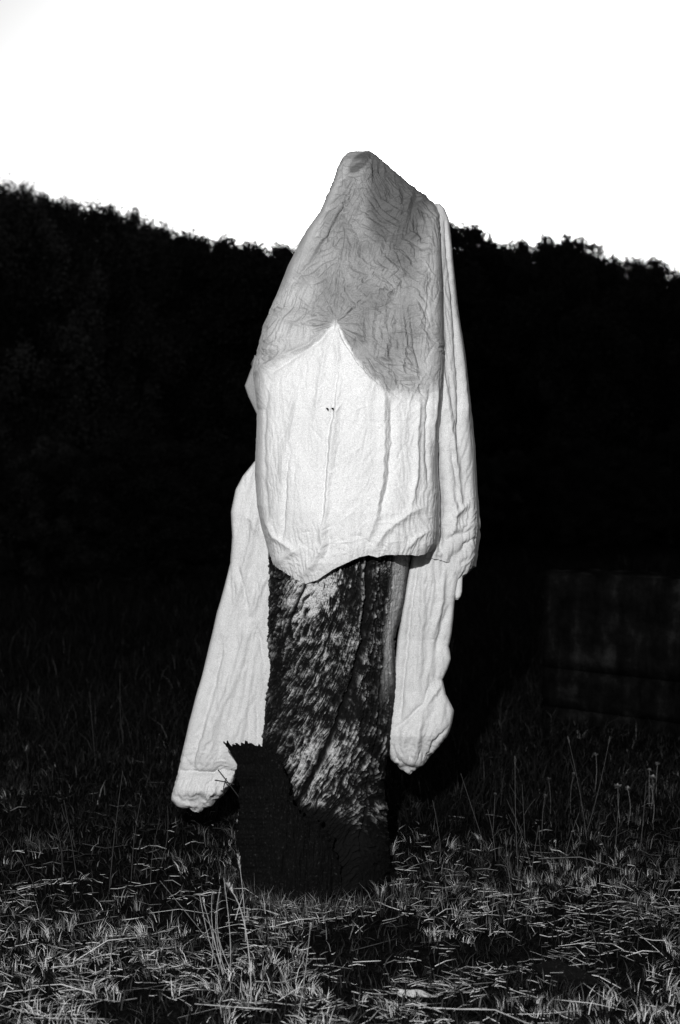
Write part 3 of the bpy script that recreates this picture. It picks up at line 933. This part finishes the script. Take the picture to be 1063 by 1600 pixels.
RL = itp([(300, 640), (360, 630), (600, 610), (900, 600)])
RR = itp([(318, 687), (326, 694), (340, 700), (352, 702), (400, 706), (480, 714), (560, 726), (640, 735), (700, 741), (780, 745), (820, 747), (850, 744), (870, 742), (890, 738), (910, 726)])
hemR = itp([(600, 862), (650, 867), (685, 874), (708, 880), (716, 896), (722, 908), (732, 900), (745, 880)])
bag('back_drape', RL, RR, 318, 905, itp([(318, 3.55), (900, 3.55)]), itp([(318, 0.02), (340, 0.05), (400, 0.10), (520, 0.165), (640, 0.185), (700, 0.165), (760, 0.15), (860, 0.15), (910, 0.13)]), hR, cR, damp_R, (th_R, e1_R, e2_R), kl=0.2, kr=0.45,
    hem=hemR, curl=0.002, seed=5, label='back of the sheet hanging past the front edge')

none = canvas()
TLl = itp([(700, 420), (722, 398), (745, 380), (765, 369), (800, 362), (840, 364), (880, 361), (960, 340), (1060, 315), (1130, 296), (1185, 284), (1203, 281), (1214, 278), (1250, 269), (1258, 280), (1267, 304)])
TLr = itp([(700, 470), (900, 462), (1100, 450), (1165, 440), (1195, 400), (1203, 372), (1212, 366), (1222, 362), (1240, 346), (1258, 328), (1268, 312)])
bag('hanging_corner', TLl, TLr, 705, 1268, itp([(700, 3.62), (1000, 3.66), (1270, 3.60)]), itp([(700, 0.03), (800, 0.05), (1000, 0.05), (1190, 0.045), (1204, 0.035), (1235, 0.06), (1268, 0.03)]), hT, cT, none, (th_T, e1_T, e2_T),
    kl=0.5, kr=0.3, closed=True, seed=7, label='long dry corner of the sheet gathered into a bag above the grass')
TRl = itp([(850, 646), (870, 644), (930, 634), (1000, 622), (1060, 615), (1120, 610), (1150, 606), (1168, 607), (1185, 613), (1200, 628), (1209, 638)])
TRr = itp([(850, 712), (890, 718), (932, 711), (960, 708), (990, 705), (1010, 701), (1030, 704), (1045, 699), (1062, 691), (1085, 696), (1110, 709), (1130, 705), (1145, 699), (1165, 684), (1180, 670), (1195, 656), (1209, 642)])
bag('hanging_corner', TRl, TRr, 850, 1209, itp([(850, 3.455), (930, 3.48), (1000, 3.52), (1209, 3.54)]), itp([(850, 0.04), (1000, 0.045), (1080, 0.04), (1150, 0.07), (1190, 0.05), (1209, 0.02)]), hT, cT, none, (th_T, e1_T, e2_T),
    kl=0.4, kr=0.5, closed=True, seed=9, label='short corner of the sheet twisted to a point beside the trunk')
# small flaps of the back layer
fl_l = itp([(555, 398), (575, 394), (590, 388), (603, 383), (620, 389), (645, 401), (650, 404)])
fl_r = itp([(555, 430), (650, 430)])
flapd = np.full((CH, CW), 0.62)
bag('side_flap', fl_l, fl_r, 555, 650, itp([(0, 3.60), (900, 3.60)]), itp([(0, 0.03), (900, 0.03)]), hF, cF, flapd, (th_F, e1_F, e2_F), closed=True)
bag('side_flap', itp([(862, 704), (900, 709), (920, 711), (937, 712)]), itp([(862, 730), (890, 727), (900, 723), (925, 722), (932, 720), (937, 716)]), 862, 937, itp([(0, 3.48), (2000, 3.48)]), itp([(0, 0.02), (2000, 0.014)]), none, none, none, closed=True)

# two small tears
for tx in (511, 519.5):
    a = [P(tx - 1.8, 637, 3.195), P(tx + 1.9, 637.3, 3.195), P(tx + 0.5, 640, 3.195)]
    fr3 = [np.array([float(k) for k in p]) for p in a]
    bk3 = [p + np.array([0, 0.03, 0]) for p in fr3]
    me_ = np_mesh('small_tear', np.array(fr3 + bk3), [np.array([[0, 1, 2], [5, 4, 3]]), np.array([[0, 3, 4, 1], [1, 4, 5, 2], [2, 5, 3, 0]])], smooth=False)
    mobj('small_tear', me_, M_dark, sheet)

# ================================================================ GRASS
def in_stump(x, y):
    return (((x + 0.05) / 0.25) ** 2 + ((y - 3.46) / 0.255) ** 2) < 1

def blades(bx, by, h, lean_x, lean_y, wd, tone, bend=0.3, z0=None):
    """upright tapering blades: 5 vertices each"""
    nB = len(bx)
    bz = gz(bx, by) - 0.006 if z0 is None else z0
    an = rng.random(nB) * math.pi
    # mostly facing across the view so their width is seen from any side
    wx_, wy_ = np.cos(an) * wd / 2, np.sin(an) * wd / 2
    b0 = np.stack([bx, by, bz], -1)
    mid = b0 + np.stack([lean_x * 0.45, lean_y * 0.45, h * 0.6], -1)
    tip = b0 + np.stack([lean_x * (1 + bend), lean_y * (1 + bend), h], -1)
    W = np.stack([wx_, wy_, np.zeros(nB)], -1)
    v = np.stack([b0 - W, b0 + W, mid - W * 0.8, mid + W * 0.8, tip], 1).reshape(-1, 3)
    i = np.arange(nB)[:, None] * 5
    f4 = i + np.array([[0, 1, 3, 2]]); f3 = i + np.array([[2, 3, 4]])
    return v, f4, f3, np.repeat(tone, 5)

def stuff(name, parts, label, cat, m=M_grass):
    V = []; F4 = []; F3 = []; T = []; o = 0
    for v, f4, f3, t in parts:
        V.append(v); F4.append(f4 + o); F3.append(f3 + o); T.append(t); o += len(v)
    me_ = np_mesh(name, np.concatenate(V), [np.concatenate(F4), np.concatenate(F3)], smooth=False, attrs={'tone': np.concatenate(T)})
    return tag(mobj(name, me_, m), label, cat, kind='stuff')

def scatter(nP, y0, y1, spread=0.42, bias=1.0):
    y = y0 + (y1 - y0) * rng.random(nP) ** bias
    x = (rng.random(nP) * 2 - 1) * (spread * y + 0.25)
    return x, y

# stubble tufts
parts = []
nT = 9000
tx, ty = scatter(nT, 2.25, 5.2, bias=1.25)
den = fbm(tx * 1.6, ty * 1.6, 301, 3)
keep = (den > -0.12 + 0.35 * rng.random(nT)) & ~in_stump(tx, ty)
tx, ty = tx[keep], ty[keep]
nb = rng.integers(3, 14, len(tx))
ti = np.repeat(np.arange(len(tx)), nb)
r_ = np.abs(rng.normal(0, 0.011, len(ti))); a_ = rng.random(len(ti)) * 2 * math.pi
bx = tx[ti] + np.cos(a_) * r_; by = ty[ti] + np.sin(a_) * r_
th_ = rng.uniform(0.012, 0.055, len(tx))[ti] * rng.uniform(0.5, 1.25, len(ti))
tl = (rng.normal(0, 0.012, len(tx)))[ti]
tone_t = np.exp(rng.normal(-1.3, 1.15, len(tx)))[ti] * rng.uniform(0.5, 1.5, len(ti))
tone_t *= np.interp(by, [2.3, 2.7, 3.1, 3.6, 4.2, 5.2], [2.3, 1.4, 0.55, 0.26, 0.11, 0.05])  # flash falloff painted into the tufts: paler near, darker farther off
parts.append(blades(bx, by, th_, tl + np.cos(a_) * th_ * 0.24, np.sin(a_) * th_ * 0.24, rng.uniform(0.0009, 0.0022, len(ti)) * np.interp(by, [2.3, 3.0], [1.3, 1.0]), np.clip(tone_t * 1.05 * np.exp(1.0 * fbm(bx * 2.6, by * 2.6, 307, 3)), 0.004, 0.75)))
# grass standing round the foot of the stump
nF = 700
fxx = rng.uniform(-0.42, 0.26, nF); fyy = 3.46 - np.sqrt(np.clip(1 - ((fxx + 0.05) / 0.36) ** 2, 0.02, 1)) * 0.30 - np.abs(rng.normal(0, 0.05, nF))
hF_ = rng.uniform(0.02, 0.09, nF)
parts.append(blades(fxx, fyy, hF_, rng.normal(0, 0.3, nF) * hF_, rng.normal(0, 0.3, nF) * hF_, rng.uniform(0.001, 0.0026, nF), np.clip(np.exp(rng.normal(-2.6, 1.1, nF)), 0.004, 0.5)))
# low dark turf between
nT = 42000
bx, by = scatter(nT, 2.25, 6.0, bias=1.2)
k = ~in_stump(bx, by); bx, by = bx[k], by[k]; nT = len(bx)
h_ = rng.uniform(0.012, 0.05, nT)
parts.append(blades(bx, by, h_, rng.normal(0, 0.014, nT), rng.normal(0, 0.014, nT), rng.uniform(0.002, 0.005, nT), np.clip(np.exp(rng.normal(-4.7, 1.1, nT)), 0.002, 0.3)))
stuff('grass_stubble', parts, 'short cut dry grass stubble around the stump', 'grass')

# rough dark growth further back
parts = []
nT = 60000
bx, by = scatter(nT, 3.9, 13.0, bias=1.3)
k = (~in_stump(bx, by)); bx, by = bx[k], by[k]; nT = len(bx)
h_ = rng.uniform(0.04, 0.17, nT) * np.interp(by, [3.9, 5.0, 13], [0.45, 1.0, 1.3]) * np.clip(0.8 + 0.6 * fbm(bx * 1.1, by * 1.1, 311, 2), 0.3, 1.6)
parts.append(blades(bx, by, h_, rng.normal(0, 0.35, nT) * h_, rng.normal(0, 0.35, nT) * h_, rng.uniform(0.003, 0.007, nT), np.clip(np.exp(rng.normal(-5.7, 1.1, nT)), 0.001, 0.16)))
stuff('meadow_grass', parts, 'taller dark rough grass between the stump and the tree line', 'grass')

# straw litter: flat stalks lying over each other
def straws(nS, y0, y1, bias, L0, L1, tone_mu, zmax, dens_seed=None, ang_sd=26):
    x, y = scatter(nS, y0, y1, bias=bias)
    y = np.where(rng.random(nS) < 0.5, y, y0 + np.abs(rng.normal(0, (y1 - y0) * 0.62, nS)))
    if dens_seed is not None:
        d = fbm(x * 1.9, y * 3.0, dens_seed, 4, 0.7)
        k = d > (0.22 + 0.28 * rng.normal(0, 1, len(x)))
        x, y = x[k], y[k]
    k = ~in_stump(x, y); x, y = x[k], y[k]
    m = len(x)
    an = np.radians(rng.normal(0, ang_sd, m)) + np.where(rng.random(m) < 0.12, rng.random(m) * math.pi, 0)
    L = rng.uniform(L0, L1, m) * rng.uniform(0.4, 1, m)
    dx, dy = np.cos(an), np.sin(an)
    zz = gz(x, y) + rng.uniform(0.002, zmax, m)
    tilt = rng.normal(0, 0.07, m)
    w_ = rng.uniform(0.0006, 0.0017, m)
    tone = np.clip(np.exp(rng.normal(tone_mu, 0.85, m)), 0.01, 0.68)
    # three-sided straws
    ends = []
    for s in (-0.5, 0.0, 0.5):
        cx_ = x + dx * L * s; cy_ = y + dy * L * s; cz_ = zz + tilt * L * s + (0.0 if s else 1.0) * rng.normal(0, 0.07, m) * L
        for (oa, oz) in ((-1, -0.4), (1, -0.4), (0, 0.9)):
            ends.append(np.stack([cx_ - dy * w_ * oa * 0.6, cy_ + dx * w_ * oa * 0.6, cz_ + w_ * oz], -1))
    v = np.stack(ends, 1).reshape(-1, 3)
    i = np.arange(m)[:, None] * 9
    q4 = []
    for b0 in (0, 3):
        for j in range(3):
            j2 = (j + 1) % 3
            q4.append(i + np.array([[b0 + j, b0 + j2, b0 + 3 + j2, b0 + 3 + j]]))
    return v, np.concatenate(q4), np.concatenate([i + np.array([[2, 1, 0]]), i + np.array([[6, 7, 8]])]), np.repeat(tone, 9)
parts = [straws(9500, 2.25, 3.35, 1.4, 0.015, 0.10, -0.95, 0.016, 321, 34),
         straws(2600, 2.9, 4.4, 1.6, 0.02, 0.10, -3.3, 0.02, 322, 40),  # farther straw darker too, the same falloff put into its tone
         straws(110, 2.3, 3.3, 1.3, 0.12, 0.32, -1.0, 0.03, None, 18)]
stuff('straw_litter', parts, 'pale cut straw lying flat over the dark soil', 'straw')

# ================================================================ WEEDS, single plants
def curve_pts(a, c, sag, n_=7):
    a = Vector(a); c = Vector(c)
    side = Vector((random.uniform(-1, 1), random.uniform(-1, 1), 0)) * sag
    return [a.lerp(c, t) + side * math.sin(t * math.pi) for t in [i / (n_ - 1) for i in range(n_)]]

def poly_tube(pts, r0, r1, ns=5):
    V = []; Fq = []
    for i, p in enumerate(pts):
        d = (pts[min(i + 1, len(pts) - 1)] - pts[max(i - 1, 0)]).normalized()
        a = d.orthogonal().normalized(); bb_ = d.cross(a)
        r_i = r0 + (r1 - r0) * i / (len(pts) - 1)
        for k_ in range(ns):
            t = 2 * math.pi * k_ / ns
            q_ = p + a * math.cos(t) * r_i + bb_ * math.sin(t) * r_i
            V.append(tuple(q_))
    for i in range(len(pts) - 1):
        for k_ in range(ns):
            Fq.append((i * ns + k_, i * ns + (k_ + 1) % ns, (i + 1) * ns + (k_ + 1) % ns, (i + 1) * ns + k_))
    V = np.array(V); n0 = len(V)
    return V, np.array(Fq)

M_tone = {}
def tone_mat(v):
    k = round(v, 2)
    if k not in M_tone:
        m, n_, b_ = mat('dry_stalk_%d' % int(k * 100), 0.8, 0.2)
        n_.links.new(ramp(n_, noise(n_, 150, 3), [(0.3, k * 0.7), (0.7, k * 1.2)]), b_.inputs['Base Color'])
        M_tone[k] = m
    return M_tone[k]

def head_mesh(p, d, L, r_, kind):
    V = []; Fq = []; o = 0
    nS = 26 if kind == 'spike' else 20
    for i in range(nS):
        if kind == 'spike':
            t = i / nS
            c = p + d * (t * L)
            rad = r_ * (0.5 + 0.6 * math.sin(t * math.pi))
        else:
            c = p.copy(); rad = r_
        a = random.uniform(0, 6.283)
        out = Vector((math.cos(a), math.sin(a), random.uniform(-0.2, 0.9)))
        e = c + out.normalized() * rad + d * (0.25 * L if kind == 'spike' else 0)
        s = out.cross(Vector((0.3, 0.5, 0.8))).normalized() * rad * 0.28
        mm = c.lerp(e, 0.55)
        V += [tuple(c), tuple(mm + s), tuple(e), tuple(mm - s)]
        Fq.append((o, o + 1, o + 2, o + 3)); o += 4
    return np.array(V), np.array(Fq)

def stalk(name, bpx, tpx, tone, r0, label, cat, group, head=None, hl=0.03, hr=0.008, side=0, sag=0.012, lean=0.0, mid=None):
    gx_, gy_ = G(*bpx)
    zb = float(gz(gx_, gy_))
    t = P(tpx[0], tpx[1], gy_ + lean)
    base_ = Vector((gx_, gy_, zb - 0.01)); top = Vector([float(k_) for k_ in t])
    o = empty(name, tuple(base_))
    tag(o, label, cat, group)
    if mid:
        mp_ = Vector([float(k_) for k_ in P(mid[0], mid[1], gy_ + lean * 0.5)])
        pts = [(base_ * (1 - s) ** 2 + (mp_ * 2 - (base_ + top) * 0.5) * 2 * s * (1 - s) + top * s * s) for s in [i / 8 for i in range(9)]]
    else:
        pts = curve_pts(base_, top, sag)
    v, f = poly_tube(pts, r0, r0 * 0.55)
    mobj('stem', np_mesh('stem', v, [f]), tone_mat(tone), o)
    d = (pts[-1] - pts[-2]).normalized()
    if head:
        v, f = head_mesh(pts[-1] - d * hl * 0.5, d, hl, hr, head)
        mobj('seed_head' if head == 'spike' else 'flower_head', np_mesh('seed_head', v, [f], smooth=False), tone_mat(min(0.7, tone * 1.25)), o)
    for s in range(side):
        k_ = random.uniform(0.25, 0.8)
        p0 = base_.lerp(top, k_)
        p1 = p0 + Vector((random.uniform(-0.05, 0.05), random.uniform(-0.04, 0.04), random.uniform(0.03, 0.07)))
        v, f = poly_tube(curve_pts(p0, p1, 0.004, 4), r0 * 0.6, r0 * 0.3)
        mobj('side_twig', np_mesh('side_twig', v, [f]), tone_mat(tone), o)
    return o

LS = 'pale dry stalk in the thin clump of stalks before the stump'
GS = 'clump of pale stalks before the stump'
for bp, tp, hd in [((346, 1512), (312, 1398), None), ((350, 1516), (318, 1408), 'spike'), ((355, 1512), (345, 1384), None), ((360, 1515), (350, 1372), None),
                   ((352, 1514), (332, 1392), None), ((340, 1520), (316, 1430), None), ((364, 1510), (343, 1400), None), ((330, 1505), (318, 1412), None)]:
    stalk('dry_stalk', bp, tp, 0.42, 0.0013, LS, 'stalk', GS, hd, 0.02, 0.007, side=0, sag=0.03)
stalk('dry_stalk', (393, 1560), (359, 1388), 0.5, 0.0018, 'tall pale stalk with a fluffy seed head at its bend before the stump', 'stalk', None, 'spike', 0.03, 0.011, side=1, mid=(384, 1452))
stalk('dry_stalk', (384, 1470), (374, 1347), 0.4, 0.0016, 'upright stalk with a narrow seed spike before the charred stub', 'stalk', None, 'spike', 0.06, 0.007, mid=(381, 1410))
stalk('dry_stalk', (465, 1590), (485, 1450), 0.3, 0.0016, 'branching grey weed stalk before the trunk', 'stalk', None, 'spike', 0.02, 0.006, side=4)
stalk('dry_stalk', (472, 1560), (422, 1475), 0.33, 0.0014, 'bent pale stalk leaning away from the branching grey weed', 'stalk', None, None, mid=(440, 1520))
stalk('dry_stalk', (340, 1478), (250, 1376), 0.0 + 0.16, 0.0014, 'grey stalk leaning far over the stubble', 'stalk', None)
# right hand weeds
LW = 'thin tall dry weed stem in the grass before the concrete wall'
GW = 'weed stems before the concrete wall'
for bp, tp, hd, sd in [((757, 1312), (720, 1208), None, 0), ((812, 1395), (805, 1190), 'spike', 3), ((822, 1330), (816, 1225), None, 2), ((832, 1360), (800, 1262), None, 1),
                       ((918, 1310), (889, 1158), 'spike', 1), ((915, 1300), (952, 1158), 'spike', 0), ((806, 1420), (790, 1300), None, 3), ((826, 1420), (842, 1290), None, 3),
                       ((850, 1350), (843, 1290), None, 0), ((960, 1350), (968, 1240), None, 1), ((775, 1345), (762, 1265), None, 1), ((880, 1360), (905, 1270), None, 2),
                       ((1000, 1330), (1010, 1220), None, 1), ((690, 1330), (676, 1250), None, 0)]:
    stalk('weed_stem', bp, tp, 0.08, 0.0014, LW, 'weed', GW, hd, 0.03, 0.006, side=sd, sag=0.012)
# left hand weeds, darker
LW2 = 'dim weed stem in the dark grass near the hanging sheet corner'
GW2 = 'dim weed stems near the sheet corner'
for bp, tp, sd in [((170, 1400), (192, 1205), 2), ((120, 1370), (100, 1250), 1), ((205, 1380), (222, 1240), 1), ((60, 1400), (15, 1318), 0), ((250, 1360), (262, 1260), 1), ((150, 1200), (140, 1080), 2), ((95, 1390), (85, 1280), 2),
                   ((195, 1180), (188, 1050), 1), ((235, 1390), (250, 1280), 1)]:
    stalk('weed_stem', bp, tp, 0.05, 0.0015, LW2, 'weed', GW2, None, side=sd, sag=0.015)
# small pale flowers before the wall
for px, py in ((966, 1226), (980, 1228), (931, 1176), (1020, 1212), (1015, 1200), (1028, 1190), (1017, 1226), (857, 1214), (852, 1240), (774, 1238), (897, 1206)):
    big = px in (966, 1020)
    stalk('wildflower', (px + random.uniform(-6, 6), py + 62), (px, py), 0.22 if px > 900 else 0.10, 0.0013,
          'small pale flower head on a thin stem in the dark grass before the wall', 'flower', 'small pale flowers before the wall', 'round', 0.02, 0.020 if big else 0.013)

# ================================================================ SMALL THINGS ON THE GROUND
def lump(name, px, py, sx, sy, sz, m, seed, label, cat, rz=0.0, rough=0.25, zc=0.5):
    x, y = G(px, py)
    o = empty(name, (x, y, float(gz(x, y)) - 0.004))
    tag(o, label, cat)
    o.rotation_euler[2] = rz
    a, b_ = np.meshgrid(np.linspace(0, 2 * math.pi, 48, endpoint=False), np.linspace(0, math.pi, 26), indexing='xy')
    nx1, ny1, nz1 = np.sin(b_) * np.cos(a), np.sin(b_) * np.sin(a), np.cos(b_)
    rr_ = 1 + rough * gn(nx1 * 2 + nz1 * 1.3, ny1 * 2 - nz1 * 1.1, seed) + rough * 0.5 * gn(nx1 * 5 + nz1 * 3, ny1 * 5 - nz1 * 2, seed + 1)
    v = np.stack([nx1 * rr_ * sx, ny1 * rr_ * sy, nz1 * rr_ * sz + sz * zc], -1).reshape(-1, 3)
    me_ = np_mesh('body', v, [grid_faces(26, 48, wrap=True)])
    bo = bpy.data.objects.new('body', me_); me_.materials.append(m); link(bo, o)
    return o
lump('bark_piece', 884, 1528, 0.085, 0.028, 0.026, M_char, 19, 'curved black piece of charred bark lying in the stubble', 'bark', rz=-0.55, rough=0.35, zc=0.6)
lump('wood_chip', 648, 1553, 0.045, 0.014, 0.010, tone_mat(0.45), 23, 'pale chip of bare wood lying in the straw', 'wood chip', rz=-0.15, rough=0.3)

# dry twigs caught between the sheet corner and the charred stub
tw = empty('dry_twig', tuple(float(k_) for k_ in P(372, 1250, 3.40)))
tag(tw, 'thin dark forked twig crossing in front of the bagged sheet corner', 'twig')
for a, c in (((341, 1203), (374, 1246)), ((336, 1219), (366, 1226)), ((354, 1216), (349, 1242))):
    A_ = Vector([float(k_) for k_ in P(*a, 3.40)]); C_ = Vector([float(k_) for k_ in P(*c, 3.40)])
    v, f = poly_tube(curve_pts(A_, C_, 0.004, 5), 0.0022, 0.0016)
    mobj('twig_branch', np_mesh('twig_branch', v, [f]), tone_mat(0.03), tw)
